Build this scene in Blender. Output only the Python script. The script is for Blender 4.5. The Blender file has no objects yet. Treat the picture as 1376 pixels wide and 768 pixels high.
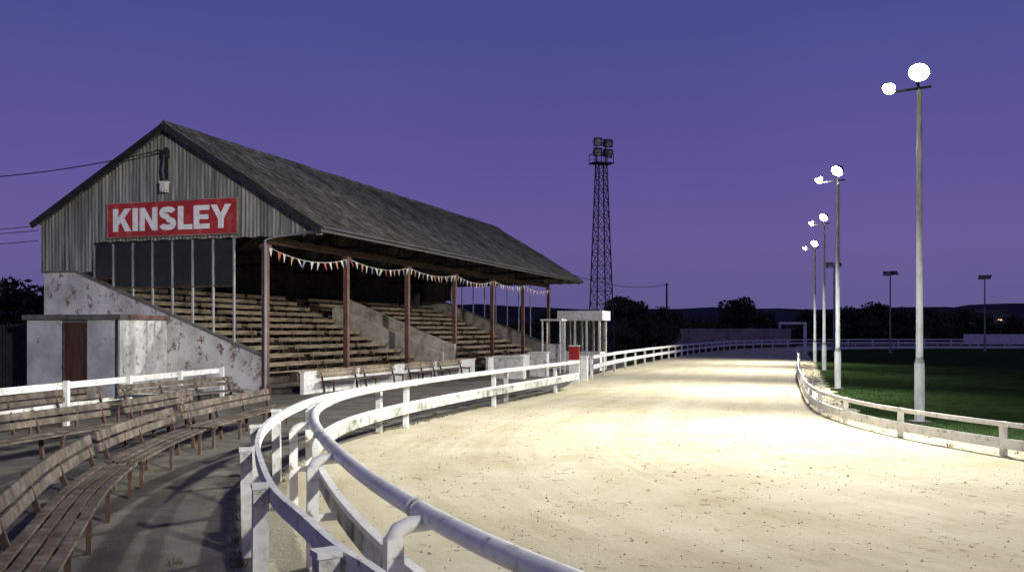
import bpy, math, random
from mathutils import Vector, Matrix
random.seed(7)
R = random.random
def U(a,b): return a+(b-a)*random.random()
scene = bpy.context.scene
COL = scene.collection
H = 2.3

# ------------------------------------------------------------------ mesh builder
class MB:
    def __init__(s): s.v=[]; s.f=[]; s.sm=[]; s.uv={}
    def add(s, vs, fs, smooth=False):
        o=len(s.v); s.v += [tuple(p) for p in vs]
        for f in fs: s.f.append([o+i for i in f]); s.sm.append(smooth)
        return s
    def box(s, c, d, M=None):
        x,y,z=d[0]/2,d[1]/2,d[2]/2
        vs=[Vector((a,b,e)) for a in(-x,x) for b in(-y,y) for e in(-z,z)]
        if M: vs=[M@v for v in vs]
        vs=[v+Vector(c) for v in vs]
        return s.add(vs,[(0,1,3,2),(4,6,7,5),(0,4,5,1),(2,3,7,6),(0,2,6,4),(1,5,7,3)])
    def span(s,a,b):
        c=[(a[i]+b[i])/2 for i in range(3)]; d=[abs(a[i]-b[i]) for i in range(3)]
        return s.box(c,d)
    def beam(s,p,q,w,h=None):
        h=h or w; p=Vector(p); q=Vector(q); d=q-p; L=d.length
        M=d.to_track_quat('X','Z').to_matrix()
        return s.box((p+q)/2,(L,w,h),M)
    def tube(s,pts,r,n=8,r2=None,cap=True):
        pts=[Vector(p) for p in pts]; m=len(pts); vs=[]
        for i,p in enumerate(pts):
            t=(pts[min(i+1,m-1)]-pts[max(i-1,0)]).normalized()
            up=Vector((0,0,1)) if abs(t.z)<.95 else Vector((0,1,0))
            a=t.cross(up).normalized(); b=a.cross(t)
            rr=r if r2 is None else r+(r2-r)*i/(m-1)
            for k in range(n):
                an=2*math.pi*k/n; vs.append(p+a*math.cos(an)*rr+b*math.sin(an)*rr)
        fs=[(i*n+k,i*n+(k+1)%n,(i+1)*n+(k+1)%n,(i+1)*n+k) for i in range(m-1) for k in range(n)]
        s.add(vs,fs,True)
        if cap:
            o=len(s.v)-m*n
            s.f.append([o+k for k in range(n)]); s.sm.append(False)
            s.f.append([o+(m-1)*n+k for k in range(n)][::-1]); s.sm.append(False)
        return s
    def sweep(s,pts,z,prof):
        n=len(prof); m=len(pts); vs=[]
        for i in range(m):
            a=pts[max(i-1,0)]; b=pts[min(i+1,m-1)]
            t=Vector((b[0]-a[0],b[1]-a[1])).normalized(); l=(-t.y,t.x)
            for (o,u) in prof: vs.append((pts[i][0]+l[0]*o,pts[i][1]+l[1]*o,z+u))
        fs=[(i*n+k,i*n+(k+1)%n,(i+1)*n+(k+1)%n,(i+1)*n+k) for i in range(m-1) for k in range(n)]
        fs.append(tuple(range(n))[::-1]); fs.append(tuple((m-1)*n+k for k in range(n)))
        return s.add(vs,fs)
    def prism_x(s,poly,x0,x1):
        n=len(poly); vs=[(x0,p[0],p[1]) for p in poly]+[(x1,p[0],p[1]) for p in poly]
        fs=[tuple(range(n))[::-1],tuple(range(n,2*n))]+[(k,(k+1)%n,n+(k+1)%n,n+k) for k in range(n)]
        return s.add(vs,fs)
    def mesh(s,name,mat):
        me=bpy.data.meshes.new(name); me.from_pydata(s.v,[],s.f); 
        me.polygons.foreach_set("use_smooth",s.sm)
        me.materials.append(mat); me.update(); return me

def part(name, mb, mat, parent=None, label=None, loc=(0,0,0)):
    me = mb if isinstance(mb,bpy.types.Mesh) else mb.mesh(name,mat)
    o=bpy.data.objects.new(name,me); COL.objects.link(o); o.location=loc
    if parent: o.parent=parent
    if label: o["label"]=label
    return o
def thing(name,label,cat,group=None,loc=(0,0,0),rz=0,mb=None,mat=None):
    me=mb.mesh(name,mat) if mb else None
    o=bpy.data.objects.new(name,me); COL.objects.link(o)
    if not me: o.empty_display_size=.3
    o.location=loc; o.rotation_euler=(0,0,rz)
    o["label"]=label; o["category"]=cat
    if group: o["group"]=group
    return o
def dup(root,loc,rz=0,scale=None):
    kids=[c for c in root.children]
    n=root.copy(); COL.objects.link(n); n.location=loc; n.rotation_euler=(0,0,rz)
    if scale: n.scale=scale
    for c in kids:
        k=c.copy(); COL.objects.link(k); k.parent=n
        for g in c.children:
            gg=g.copy(); COL.objects.link(gg); gg.parent=k
    return n
def structure(name,mb,mat):
    me=mb.mesh(name,mat); o=bpy.data.objects.new(name,me); COL.objects.link(o); o["kind"]="structure"; return o
def stuff(name,mb,mat,label,cat):
    me=mb.mesh(name,mat); o=bpy.data.objects.new(name,me); COL.objects.link(o)
    o["kind"]="stuff"; o["label"]=label; o["category"]=cat; return o

# ------------------------------------------------------------------ materials
def base(name):
    m=bpy.data.materials.new(name); m.use_nodes=True; nt=m.node_tree
    return m,nt,nt.nodes["Principled BSDF"]
def nd(nt,t,**k):
    n=nt.nodes.new(t)
    for a,b in k.items(): setattr(n,a,b)
    return n
def ramp(nt,stops):
    r=nd(nt,'ShaderNodeValToRGB'); e=r.color_ramp.elements
    while len(e)<len(stops): e.new(.5)
    for i,(p,c) in enumerate(stops): e[i].position=p; e[i].color=(*c,1)
    return r
def mapping(nt,scale,uv=False):
    tc=nd(nt,'ShaderNodeTexCoord'); mp=nd(nt,'ShaderNodeMapping'); mp.inputs['Scale'].default_value=scale
    nt.links.new(tc.outputs['UV' if uv else 'Object'],mp.inputs[0]); return mp
def noise(nt,vec,scale,detail=6,rough=.6):
    n=nd(nt,'ShaderNodeTexNoise'); n.inputs['Scale'].default_value=scale; n.inputs['Detail'].default_value=detail
    n.inputs['Roughness'].default_value=rough; nt.links.new(vec,n.inputs['Vector']); return n
def mul(nt,a,b,mode='MULTIPLY',fac=1):
    m=nd(nt,'ShaderNodeMix',data_type='RGBA',blend_type=mode); m.inputs[0].default_value=fac
    nt.links.new(a,m.inputs[6]); nt.links.new(b,m.inputs[7]); return m.outputs[2]
def matn(name,cols,scale=3,rough=.85,bump=.25,bscale=25,stretch=(1,1,1),dirt=.55,dscale=.5,metal=0,lo=.32,hi=.68,spec=.3):
    m,nt,b=base(name); mp=mapping(nt,stretch); n=noise(nt,mp.outputs[0],scale)
    k=len(cols); r=ramp(nt,[(lo+(hi-lo)*i/(k-1),c) for i,c in enumerate(cols)])
    nt.links.new(n.outputs[0],r.inputs[0])
    n2=noise(nt,mp.outputs[0],dscale,4); r2=ramp(nt,[(.35,(dirt,)*3),(.6,(1,1,1))]); nt.links.new(n2.outputs[0],r2.inputs[0])
    nt.links.new(mul(nt,r.outputs[0],r2.outputs[0]),b.inputs['Base Color'])
    b.inputs['Roughness'].default_value=rough; b.inputs['Metallic'].default_value=metal
    b.inputs['Specular IOR Level'].default_value=spec
    if bump>0:
        n3=noise(nt,mp.outputs[0],bscale,8,.7); bp=nd(nt,'ShaderNodeBump'); bp.inputs['Strength'].default_value=bump; bp.inputs['Distance'].default_value=.02
        nt.links.new(n3.outputs[0],bp.inputs['Height']); nt.links.new(bp.outputs[0],b.inputs['Normal'])
    return m
m_white=matn("rail_white_paint",[(.25,.2,.13),(.70,.69,.64),(.82,.81,.77),(.85,.84,.80)],scale=9,rough=.5,bump=.25,dirt=.8,dscale=1.3,lo=.30,hi=.56)
m_white2=matn("weathered_white_board",[(.2,.165,.115),(.66,.65,.60),(.8,.79,.75)],scale=5,rough=.7,bump=.3,dirt=.7,dscale=1,lo=.30,hi=.56)
m_green=matn("stained_board",[(.12,.15,.10),(.42,.43,.36),(.66,.66,.6)],scale=3,dirt=.65,lo=.33,hi=.6)
m_render=matn("cream_render",[(.36,.30,.24),(.54,.49,.42),(.64,.59,.52)],scale=2,dirt=.65)
m_wood=matn("weathered_bench_wood",[(.05,.039,.029),(.125,.098,.072),(.22,.178,.14)],scale=5,rough=.75,bump=.5,bscale=18,dirt=.55,dscale=1.2)
m_woodpale=matn("pale_terrace_plank",[(.14,.10,.06),(.34,.26,.165),(.5,.4,.27)],scale=3,stretch=(.4,3,3),rough=.8,bump=.4,dirt=.45,dscale=.7)
m_leg=matn("rusty_leg",[(.05,.035,.03),(.11,.065,.045),(.15,.09,.065)],scale=8)
m_post=matn("red_oxide_post",[(.085,.04,.033),(.18,.08,.06),(.25,.15,.12)],scale=3,stretch=(1,1,.5),rough=.6,dirt=.6)
m_dark=matn("dark_steel",[(.015,.015,.017),(.035,.035,.037)],scale=4,rough=.6)
m_galv=matn("galvanised_steel",[(.22,.23,.24),(.34,.35,.36),(.42,.43,.43)],scale=6,stretch=(1,1,.3),rough=.5,metal=.1,dirt=.75)
m_pole=matn("dull_steel_pole",[(.22,.225,.23),(.32,.325,.33),(.40,.40,.40)],scale=6,stretch=(1,1,.3),rough=.6,dirt=.7)
m_lattice=matn("lattice_steel",[(.07,.07,.08),(.13,.13,.14)],scale=3,rough=.6)
m_clad=matn("corrugated_cladding",[(.095,.095,.085),(.25,.25,.23),(.41,.41,.385)],scale=1.5,stretch=(1,5.5,.22),rough=.75,bump=.15,dirt=.45,dscale=.9)
m_roof=matn("mossy_corrugated_roof",[(.05,.05,.036),(.12,.115,.095),(.23,.225,.20)],scale=2.6,stretch=(1.7,.7,.7),rough=.95,bump=.6,bscale=12,dirt=.5,dscale=.35,lo=.34,hi=.66)
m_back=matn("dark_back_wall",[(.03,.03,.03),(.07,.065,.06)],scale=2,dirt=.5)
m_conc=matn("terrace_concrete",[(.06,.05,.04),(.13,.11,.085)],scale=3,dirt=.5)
m_slab=matn("mossy_slab",[(.12,.12,.10),(.22,.21,.19)],scale=3)
m_door=matn("brown_door",[(.06,.03,.022),(.11,.055,.04)],scale=3,stretch=(1,6,.4))
m_red=matn("faded_red_paint",[(.37,.025,.028),(.45,.045,.045),(.52,.17,.14)],scale=2.6,rough=.5,bump=.05,dirt=.75,lo=.3,hi=.80)
m_redcab=matn("cabinet_red",[(.30,.02,.02),(.38,.03,.03)],scale=3)
m_sign_edge=matn("sign_edge",[(.3,.2,.18),(.45,.38,.35)],scale=8)
m_letter=matn("sign_letter_white",[(.7,.68,.66),(.86,.85,.83)],scale=4,bump=.02,dirt=.92,lo=.3,hi=.5)
m_trunk=matn("bark",[(.04,.03,.025),(.09,.07,.05)],scale=5)
m_leafA=matn("foliage_dark",[(.035,.05,.022),(.075,.095,.04),(.11,.13,.05)],scale=.8,bump=0,dirt=.5,dscale=.3)
m_leafB=matn("foliage_olive",[(.05,.065,.025),(.10,.12,.045),(.14,.15,.06)],scale=.8,bump=0,dirt=.5,dscale=.3)
m_grassblade=matn("grass_blade",[(.025,.05,.016),(.04,.07,.024),(.06,.09,.033)],scale=1.5,bump=0,dirt=.8,spec=0)
m_weed=matn("dry_weed",[(.08,.08,.03),(.16,.15,.07),(.28,.25,.15)],scale=1.5,bump=0,dirt=.7)
m_hill=matn("distant_hill",[(.05,.055,.065),(.075,.08,.09)],scale=.01,bump=0,dirt=.8,dscale=.005,spec=0)
m_brickfar=matn("pale_brick_wall",[(.32,.26,.22),(.42,.35,.31),(.48,.42,.38)],scale=1.2,dirt=.75)
m_clod=matn("sand_clod",[(.25,.21,.15),(.42,.37,.28)],scale=6,bump=0)
m_ground=matn("rough_grass_ground",[(.02,.035,.012),(.04,.055,.02),(.07,.07,.03)],scale=.6,bump=.5,bscale=8,spec=0)
m_infield=matn("mown_grass",[(.027,.052,.016),(.04,.072,.023),(.06,.09,.033)],scale=1.6,bump=.8,bscale=14,dirt=.62,dscale=.22,spec=0)

def asphalt():
    m,nt,b=base("worn_asphalt"); mp=mapping(nt,(1,1,1))
    n=noise(nt,mp.outputs[0],1.1,9,.65); r=ramp(nt,[(.3,(.075,.067,.055)),(.48,(.14,.125,.102)),(.62,(.21,.188,.152)),(.75,(.31,.275,.22))]); nt.links.new(n.outputs[0],r.inputs[0])
    n2=noise(nt,mp.outputs[0],45,4); r2=ramp(nt,[(.3,(.5,.5,.5)),(.7,(1.25,1.25,1.25))]); nt.links.new(n2.outputs[0],r2.inputs[0])
    n4=noise(nt,mp.outputs[0],.45,5); r4=ramp(nt,[(.47,(1,1,1)),(.64,(.72,.77,.58))]); nt.links.new(n4.outputs[0],r4.inputs[0])
    c=mul(nt,mul(nt,r.outputs[0],r2.outputs[0]),r4.outputs[0]); nt.links.new(c,b.inputs['Base Color'])
    b.inputs['Roughness'].default_value=.9
    n3=noise(nt,mp.outputs[0],30,8,.75); bp=nd(nt,'ShaderNodeBump'); bp.inputs['Strength'].default_value=.7; bp.inputs['Distance'].default_value=.025
    nt.links.new(n3.outputs[0],bp.inputs['Height']); nt.links.new(bp.outputs[0],b.inputs['Normal']); return m
m_asph=asphalt()
def sand():
    m,nt,b=base("track_sand"); mu=mapping(nt,(1,.05,1),True); mp=mapping(nt,(1,1,1))
    s1=noise(nt,mu.outputs[0],1.8,9,.62); r1=ramp(nt,[(.28,(.49,.43,.285)),(.5,(.57,.515,.365)),(.72,(.63,.58,.43))]); nt.links.new(s1.outputs[0],r1.inputs[0])
    s2=noise(nt,mp.outputs[0],.5,8,.68); r2=ramp(nt,[(.33,(.80,.765,.70)),(.6,(1,1,1))]); nt.links.new(s2.outputs[0],r2.inputs[0])
    warp=noise(nt,mp.outputs[0],6,3); 
    vo=nd(nt,'ShaderNodeTexVoronoi'); vo.inputs['Scale'].default_value=3.6
    add=nd(nt,'ShaderNodeMix',data_type='RGBA',blend_type='ADD'); add.inputs[0].default_value=.5
    nt.links.new(mp.outputs[0],add.inputs[6]); nt.links.new(warp.outputs[1],add.inputs[7]); nt.links.new(add.outputs[2],vo.inputs['Vector'])
    rv=ramp(nt,[(.12,(0,0,0)),(.24,(1,1,1))]); nt.links.new(vo.outputs['Distance'],rv.inputs[0])
    msk=noise(nt,mp.outputs[0],.9,3); rm=ramp(nt,[(.48,(1,1,1)),(.58,(0,0,0))]); nt.links.new(msk.outputs[0],rm.inputs[0])
    pr=nd(nt,'ShaderNodeMix',data_type='RGBA',blend_type='LIGHTEN'); pr.inputs[0].default_value=1
    nt.links.new(rv.outputs[0],pr.inputs[6]); nt.links.new(rm.outputs[0],pr.inputs[7])
    rc=ramp(nt,[(0,(.55,.50,.42)),(1,(1,1,1))]); nt.links.new(pr.outputs[2],rc.inputs[0])
    c=mul(nt,mul(nt,r1.outputs[0],r2.outputs[0]),rc.outputs[0]); nt.links.new(c,b.inputs['Base Color'])
    b.inputs['Roughness'].default_value=.95; b.inputs['Specular IOR Level'].default_value=.1
    n3=noise(nt,mp.outputs[0],11,10,.72); 
    a1=nd(nt,'ShaderNodeMath',operation='MULTIPLY'); nt.links.new(s1.outputs[0],a1.inputs[0]); a1.inputs[1].default_value=.9
    a2=nd(nt,'ShaderNodeMath',operation='ADD'); nt.links.new(a1.outputs[0],a2.inputs[0]); nt.links.new(n3.outputs[0],a2.inputs[1])
    a4=nd(nt,'ShaderNodeMath',operation='MULTIPLY'); nt.links.new(pr.outputs[2],a4.inputs[0]); a4.inputs[1].default_value=.9
    a3=nd(nt,'ShaderNodeMath',operation='ADD'); nt.links.new(a2.outputs[0],a3.inputs[0]); nt.links.new(a4.outputs[0],a3.inputs[1])
    wv=nd(nt,'ShaderNodeTexWave',bands_direction='X'); mw=mapping(nt,(1,.03,1),True); wv.inputs['Scale'].default_value=1.3; wv.inputs['Distortion'].default_value=7; wv.inputs['Detail'].default_value=4
    nt.links.new(mw.outputs[0],wv.inputs['Vector'])
    wm=noise(nt,mp.outputs[0],.35,4); wr=ramp(nt,[(.48,(0,0,0)),(.62,(1,1,1))]); nt.links.new(wm.outputs[0],wr.inputs[0])
    a5=nd(nt,'ShaderNodeMath',operation='MULTIPLY'); nt.links.new(wv.outputs[1],a5.inputs[0]); nt.links.new(wr.outputs[0],a5.inputs[1])
    a7=nd(nt,'ShaderNodeMath',operation='MULTIPLY'); nt.links.new(a5.outputs[0],a7.inputs[0]); a7.inputs[1].default_value=.32
    a6=nd(nt,'ShaderNodeMath',operation='ADD'); nt.links.new(a3.outputs[0],a6.inputs[0]); nt.links.new(a7.outputs[0],a6.inputs[1])
    bp=nd(nt,'ShaderNodeBump'); bp.inputs['Strength'].default_value=.75; bp.inputs['Distance'].default_value=.035
    nt.links.new(a6.outputs[0],bp.inputs['Height']); nt.links.new(bp.outputs[0],b.inputs['Normal']); return m
m_sand=sand()
def paintbrick(name,white=(.62,.62,.6),cut=.40):
    m,nt,b=base(name); tc=nd(nt,'ShaderNodeTexCoord'); sx=nd(nt,'ShaderNodeSeparateXYZ'); nt.links.new(tc.outputs['Object'],sx.inputs[0])
    ad=nd(nt,'ShaderNodeMath',operation='ADD'); nt.links.new(sx.outputs[0],ad.inputs[0]); nt.links.new(sx.outputs[1],ad.inputs[1])
    cx=nd(nt,'ShaderNodeCombineXYZ'); nt.links.new(ad.outputs[0],cx.inputs[0]); nt.links.new(sx.outputs[2],cx.inputs[1])
    br=nd(nt,'ShaderNodeTexBrick'); br.inputs['Scale'].default_value=1; br.inputs['Brick Width'].default_value=.24; br.inputs['Row Height'].default_value=.08; br.inputs['Mortar Size'].default_value=.008
    br.inputs['Color1'].default_value=(.28,.15,.11,1); br.inputs['Color2'].default_value=(.2,.13,.10,1); br.inputs['Mortar'].default_value=(.25,.23,.2,1)
    nt.links.new(cx.outputs[0],br.inputs['Vector'])
    n=noise(nt,tc.outputs['Object'],2.0,11,.75); r=ramp(nt,[(cut,(0,0,0)),(cut+.05,(1,1,1))]); nt.links.new(n.outputs[0],r.inputs[0])
    n2=noise(nt,tc.outputs['Object'],.9,6); r2=ramp(nt,[(.35,tuple(.62*x for x in white)),(.6,white)]); nt.links.new(n2.outputs[0],r2.inputs[0])
    mx=nd(nt,'ShaderNodeMix',data_type='RGBA'); nt.links.new(r.outputs[0],mx.inputs[0]); nt.links.new(br.outputs[0],mx.inputs[6]); nt.links.new(r2.outputs[0],mx.inputs[7])
    nt.links.new(mx.outputs[2],b.inputs['Base Color']); b.inputs['Roughness'].default_value=.85
    bp=nd(nt,'ShaderNodeBump',invert=True); bp.inputs['Strength'].default_value=.8; bp.inputs['Distance'].default_value=.02
    nt.links.new(br.outputs['Fac'],bp.inputs['Height']); nt.links.new(bp.outputs[0],b.inputs['Normal']); return m
m_pbrick=paintbrick("peeling_painted_brick",(.74,.72,.68),.415)
m_pbrick2=paintbrick("painted_blockwork",(.64,.64,.64),.365)
def glassm():
    m,nt,b=base("dirty_glass"); b.inputs['Base Color'].default_value=(.05,.055,.045,1); b.inputs['Roughness'].default_value=.15; b.inputs['Alpha'].default_value=.35; return m
m_glass=glassm()
def emis(name,c,s):
    m,nt,b=base(name); b.inputs['Base Color'].default_value=(.8,.8,.8,1); b.inputs['Emission Color'].default_value=(*c,1); b.inputs['Emission Strength'].default_value=s; return m
m_lens=emis("lit_lamp_lens",(1,.99,.93),60)
m_win=emis("warm_window",(1,.6,.25),2.5)
m_off=matn("unlit_lens",[(.35,.37,.38),(.5,.52,.52)],scale=3,rough=.2,bump=0)
def flat(name,c,rough=.8): 
    return matn(name,[tuple(.75*x for x in c),c],scale=6,rough=rough,bump=.05,dirt=.8)
m_flags=[flat("pennant_red",(.5,.12,.09)),flat("pennant_white",(.7,.69,.65)),flat("pennant_orange",(.6,.32,.18)),flat("pennant_blue",(.22,.27,.42))]

# ------------------------------------------------------------------ curves
def cr(pts,step):
    out=[]; P=[Vector(p) for p in pts]; n=len(P)
    for i in range(n-1):
        p0=P[max(i-1,0)];p1=P[i];p2=P[i+1];p3=P[min(i+2,n-1)]
        for k in range(40):
            t=k/40
            out.append(.5*((2*p1)+(p2-p0)*t+(2*p0-5*p1+4*p2-p3)*t*t+(3*p1-p0-3*p2+p3)*t**3))
    out.append(P[-1]); 
    L=[0]
    for i in range(1,len(out)): L.append(L[-1]+(out[i]-out[i-1]).length)
    tot=L[-1]; N=max(2,int(round(tot/step))+1) if step>0 else int(-step); res=[]; j=0
    for i in range(N):
        d=tot*i/(N-1)
        while j<len(L)-2 and L[j+1]<d: j+=1
        t=(d-L[j])/max(1e-6,L[j+1]-L[j]); res.append(out[j].lerp(out[j+1],min(1,t)))
    return res
def offs(pts,d):
    r=[]; m=len(pts)
    for i in range(m):
        t=(pts[min(i+1,m-1)]-pts[max(i-1,0)]).normalized(); r.append(Vector((pts[i].x-t.y*d,pts[i].y+t.x*d)))
    return r
A=[(9,-2.8),(5.4,-.8),(2.8,1.2),(1.22,3.1),(.22,4.75),(-.38,5.93),(-1.04,7.55),(-1.6,9.18),(-2.12,10.9),(-2.62,12.8),(-3.0,14.9),(-3.13,17),(-3.0,19.1),(-2.5,21.8),(-1.68,24.9),(-.6,28.4),(.8,32.6),(2.6,38)]
B=[(1.2,.9),(.05,3.3),(-.64,4.8),(-.96,5.4),(-1.38,6.37),(-1.83,7.43),(-2.39,9.18),(-2.84,10.8),(-3.25,12.8),(-3.52,15.3),(-3.58,18),(-3.2,20.8),(-2.4,24),(-1.2,28),(.3,32.6),(2.1,38)]
C=[(3.9,46.5),(6.2,56),(10.5,71),(18.6,97),(27,119),(32,129),(38,138),(48,145),(62,148),(90,149),(130,149)]
D=[(24,4.5),(18,7),(14,9.8),(11.1,13),(9.4,16.6),(8.55,20),(8.3,23),(8.55,26.5),(9.25,30),(10.5,34.8),(14.2,48),(21,71),(30,102),(34,113),(40,122),(50,128),(65,130),(100,130),(130,129)]

# ------------------------------------------------------------------ ground sheets
structure("ground",MB().add([(-1500,-300,0),(1500,-300,0),(1500,2500,0),(-1500,2500,0)],[(0,1,2,3)]),m_ground)
structure("asphalt_path",MB().add([(-24,-10,.004),(6,-10,.004),(4,40,.004),(9,75,.004),(-3,82,.004),(-24,70,.004)],[(0,1,2,3,4,5)]),m_asph)
N=260; outer=offs(cr(A+C,-N),.75); inn=offs(cr(D,-N),-1.3)
mb=MB(); K=14; uvs=[]; acc=0
for i in range(N):
    if i: acc+=(outer[i]-outer[i-1]).length*.5+(inn[i]-inn[i-1]).length*.5
    for k in range(K+1):
        t=k/K; p=outer[i].lerp(inn[i],t); mb.v.append((p.x,p.y,.010)); uvs.append((t*9.5,acc))
for i in range(N-1):
    for k in range(K):
        a=i*(K+1)+k; mb.f.append([a,a+1,a+K+2,a+K+1]); mb.sm.append(False)
tr=structure("track",mb,m_sand); ul=tr.data.uv_layers.new(name="UVMap")
for l in tr.data.loops: ul.data[l.index].uv=uvs[l.vertex_index]
random.seed(31)
inn2=offs(cr(D,-700),-1.15)
mb=MB()
vs=[(p.x+.12*math.sin(i*.9)+U(-.06,.06),p.y+U(-.04,.04),.016) for i,p in enumerate(inn2)]+[(130,60,.016),(60,4,.016)]
mb.add(vs,[tuple(range(len(vs)))])
structure("infield_grass",mb,m_infield)

# ------------------------------------------------------------------ rails
def posts_along(pts,spacing,start=0,anchor=None):
    if anchor:
        ar=0;best=(1e9,0)
        for i in range(1,len(pts)):
            ar+=(pts[i]-pts[i-1]).length; dd=(pts[i]-Vector(anchor)).length
            if dd<best[0]: best=(dd,ar)
        start=best[1]%spacing
    out=[];acc=0;nxt=start
    for i in range(1,len(pts)):
        seg=(pts[i]-pts[i-1]).length
        while acc+seg>=nxt:
            t=(nxt-acc)/seg; out.append((pts[i-1].lerp(pts[i],t),(pts[i]-pts[i-1]).normalized())); nxt+=spacing
        acc+=seg
    return out
def rect(w,h): return [(-w/2,-h/2),(w/2,-h/2),(w/2,h/2),(-w/2,h/2)]
a=cr(A,.3)
rail=thing("running_rail","thick white tubular rail on cranked posts edging the track","rail")
mb=MB(); mb.tube([(p.x,p.y,1.1) for p in a],.068,16)
part("tube",mb,m_white,rail)
q=MB(); q.tube([(-.05,0,0),(.05,0,0)],.074,16); CM=q.mesh("collar",m_white2)
for p,t in posts_along(a,5.1,0,(-.6,6.6)):
    o=part("collar",CM,None,rail); o.location=(p.x,p.y,1.1); o.rotation_euler=(0,0,math.atan2(t.y,t.x))
mb=MB(); mb.sweep(offs(a,-.02),.52,rect(.04,.2)); part("lower_board",mb,m_green,rail,"stained lower board")
mb=MB(); mb.sweep(offs(a,-.02),.65,rect(.08,.055)); part("board_cap",mb,m_white,rail)
pl=posts_along(a,3.4,0,(-.52,6.3))
q=MB(); q.box((0,.26,.49),(.11,.11,.98)); q.tube([(0,.26,.90),(0,.26,.98),(0,.23,1.03),(0,.16,1.06),(0,.0,1.07)],.055,12); q.box((0,.12,.5),(.06,.18,.07))
ME=q.mesh("post",m_white)
for i,(p,t) in enumerate(pl):
    if p.y>18 and i%2: continue
    o=part("post",ME,None,rail); o.location=(p.x,p.y,0); o.rotation_euler=(U(-.015,.015),U(-.015,.015),math.atan2(t.y,t.x))
b=cr(B,.35)
fb=thing("spectator_fence","white post and board spectator fence beside the running rail","fence")
mb=MB(); mb.sweep(b,1.04,rect(.05,.13)); part("top_board",mb,m_white,fb)
q=MB(); q.box((0,.095,.54),(.12,.12,1.08)); ME=q.mesh("post",m_white2)
q=MB(); q.box((0,.095,1.1),(.14,.14,.035)); MC=q.mesh("post_cap",m_white)
for i,(p,t) in enumerate(posts_along(b,2.45,0,(-1.83,7.43))):
    if p.y>17 and i%4: continue
    o=part("post",ME,None,fb); o.location=(p.x,p.y,0); o.rotation_euler=(U(-.02,.02),U(-.02,.02),math.atan2(t.y,t.x))
    part("post_cap",MC,None,o)
c=cr(C,1.0)
fc=thing("outer_track_fence","white two-bar fence curving around the far bend","fence")
mb=MB(); mb.sweep(c,1.07,rect(.08,.16)); part("top_bar",mb,m_white,fc)
mb=MB(); mb.sweep(c,.6,rect(.06,.2)); part("lower_bar",mb,m_white,fc)
q=MB(); q.box((0,.09,.55),(.12,.12,1.1)); ME=q.mesh("post",m_white)
for p,t in posts_along(c,4.2,.1):
    o=part("post",ME,None,fc); o.location=(p.x,p.y,0); o.rotation_euler=(0,0,math.atan2(t.y,t.x))
d=cr(D,.6)
fd=thing("inner_track_fence","low white two-bar inner fence between sand track and infield grass","fence")
mb=MB(); mb.sweep(d,.60,rect(.05,.09)); part("top_bar",mb,m_white,fd)
mb=MB(); mb.sweep(offs(d,.03),.25,rect(.05,.19)); part("lower_bar",mb,m_white,fd)
q=MB(); q.box((0,-.07,.32),(.10,.10,.64)); ME=q.mesh("post",m_white)
for p,t in posts_along(d,3.3,0,(9.15,17.6))[:95]:
    o=part("post",ME,None,fd); o.location=(p.x,p.y,0); o.rotation_euler=(U(-.02,.02),U(-.02,.02),math.atan2(t.y,t.x))
fs=thing("aisle_fence","plain white post and rail fence behind the benches","fence")
ep=[Vector((-11.6,17)),Vector((-11.2,21)),Vector((-10.6,27)),Vector((-9.9,33))]
mb=MB(); mb.sweep(ep,.98,rect(.05,.16)); part("top_bar",mb,m_white,fs)
mb=MB(); mb.sweep(ep,.5,rect(.04,.1)); part("lower_bar",mb,m_white2,fs)
q=MB(); q.box((0,-.09,.55),(.12,.12,1.1)); ME=q.mesh("post",m_white)
for p,t in posts_along(ep,3.1,.4):
    o=part("post",ME,None,fs); o.location=(p.x,p.y,0); o.rotation_euler=(0,0,math.atan2(t.y,t.x))

# ------------------------------------------------------------------ grandstand
RZ=math.radians(72); O=(-9.0,35.2,0)
def W(s,w,z): 
    c,n=math.cos(RZ),math.sin(RZ); return Vector((O[0]+c*s-n*w,O[1]+n*s+c*w,z))
gs=thing("grandstand","old covered wooden grandstand with corrugated gable and mossy pitched roof","grandstand",loc=O,rz=RZ)
YR=4.1
def zr(y): return 10-.615*(YR-y) if y<YR else 10-.566*(y-YR)
LEN=37.8
def cladding(x,flip):
    mb=MB(); y=-2.38; cols=[]; i=0
    while y<10.2:
        cols.append((x+.024*math.sin(i*math.pi/2),y)); y+=.04; i+=1
    vs=[]
    for (xx,y) in cols:
        lo=5.75 if y<7.66 else 4.6
        lo+= .02*math.sin(y*9)
        vs+=[(xx,y,lo),(xx,y,max(lo+.02,zr(y)-.04))]
    n=len(cols); mb.add(vs,[(2*k,2*k+2,2*k+3,2*k+1) for k in range(n-1)],True); return mb
part("gable_cladding",cladding(0,0),m_clad,gs,"grey vertical corrugated gable sheeting")
part("gable_cladding",cladding(LEN,0),m_clad,gs)
def slope(y0,z0,y1,z1,rows):
    mb=MB(); x=-.38; cols=[]; i=0
    while x<38.25: cols.append((x,.036*math.sin(i*math.pi/2))); x+=.066; i+=1
    vs=[]
    for r in range(rows+1):
        t=r/rows
        for e in (0,1):
            if r==rows and e: continue
            for (x,dz) in cols:
                w=.04*math.sin(x*.8+t*3)+.035*math.sin(x*2.1+t*7)
                vs.append((x,y0+(y1-y0)*t+(.01 if e else 0),z0+(z1-z0)*t+dz+w*math.sin(t*math.pi)-(.03 if e else 0)))
    n=len(cols); nr=2*rows+1; fs=[(r*n+k,r*n+k+1,(r+1)*n+k+1,(r+1)*n+k) for r in range(nr-1) for k in range(n-1)]
    mb.add(vs,fs,False); return mb
part("roof",slope(-2.5,zr(-2.5)+.07,YR,zr(YR)+.07,4),m_roof,gs,"mossy grey corrugated roof slope")
part("roof",slope(10.28,zr(10.28)+.07,YR,zr(YR)+.07,4),m_roof,gs)
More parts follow.
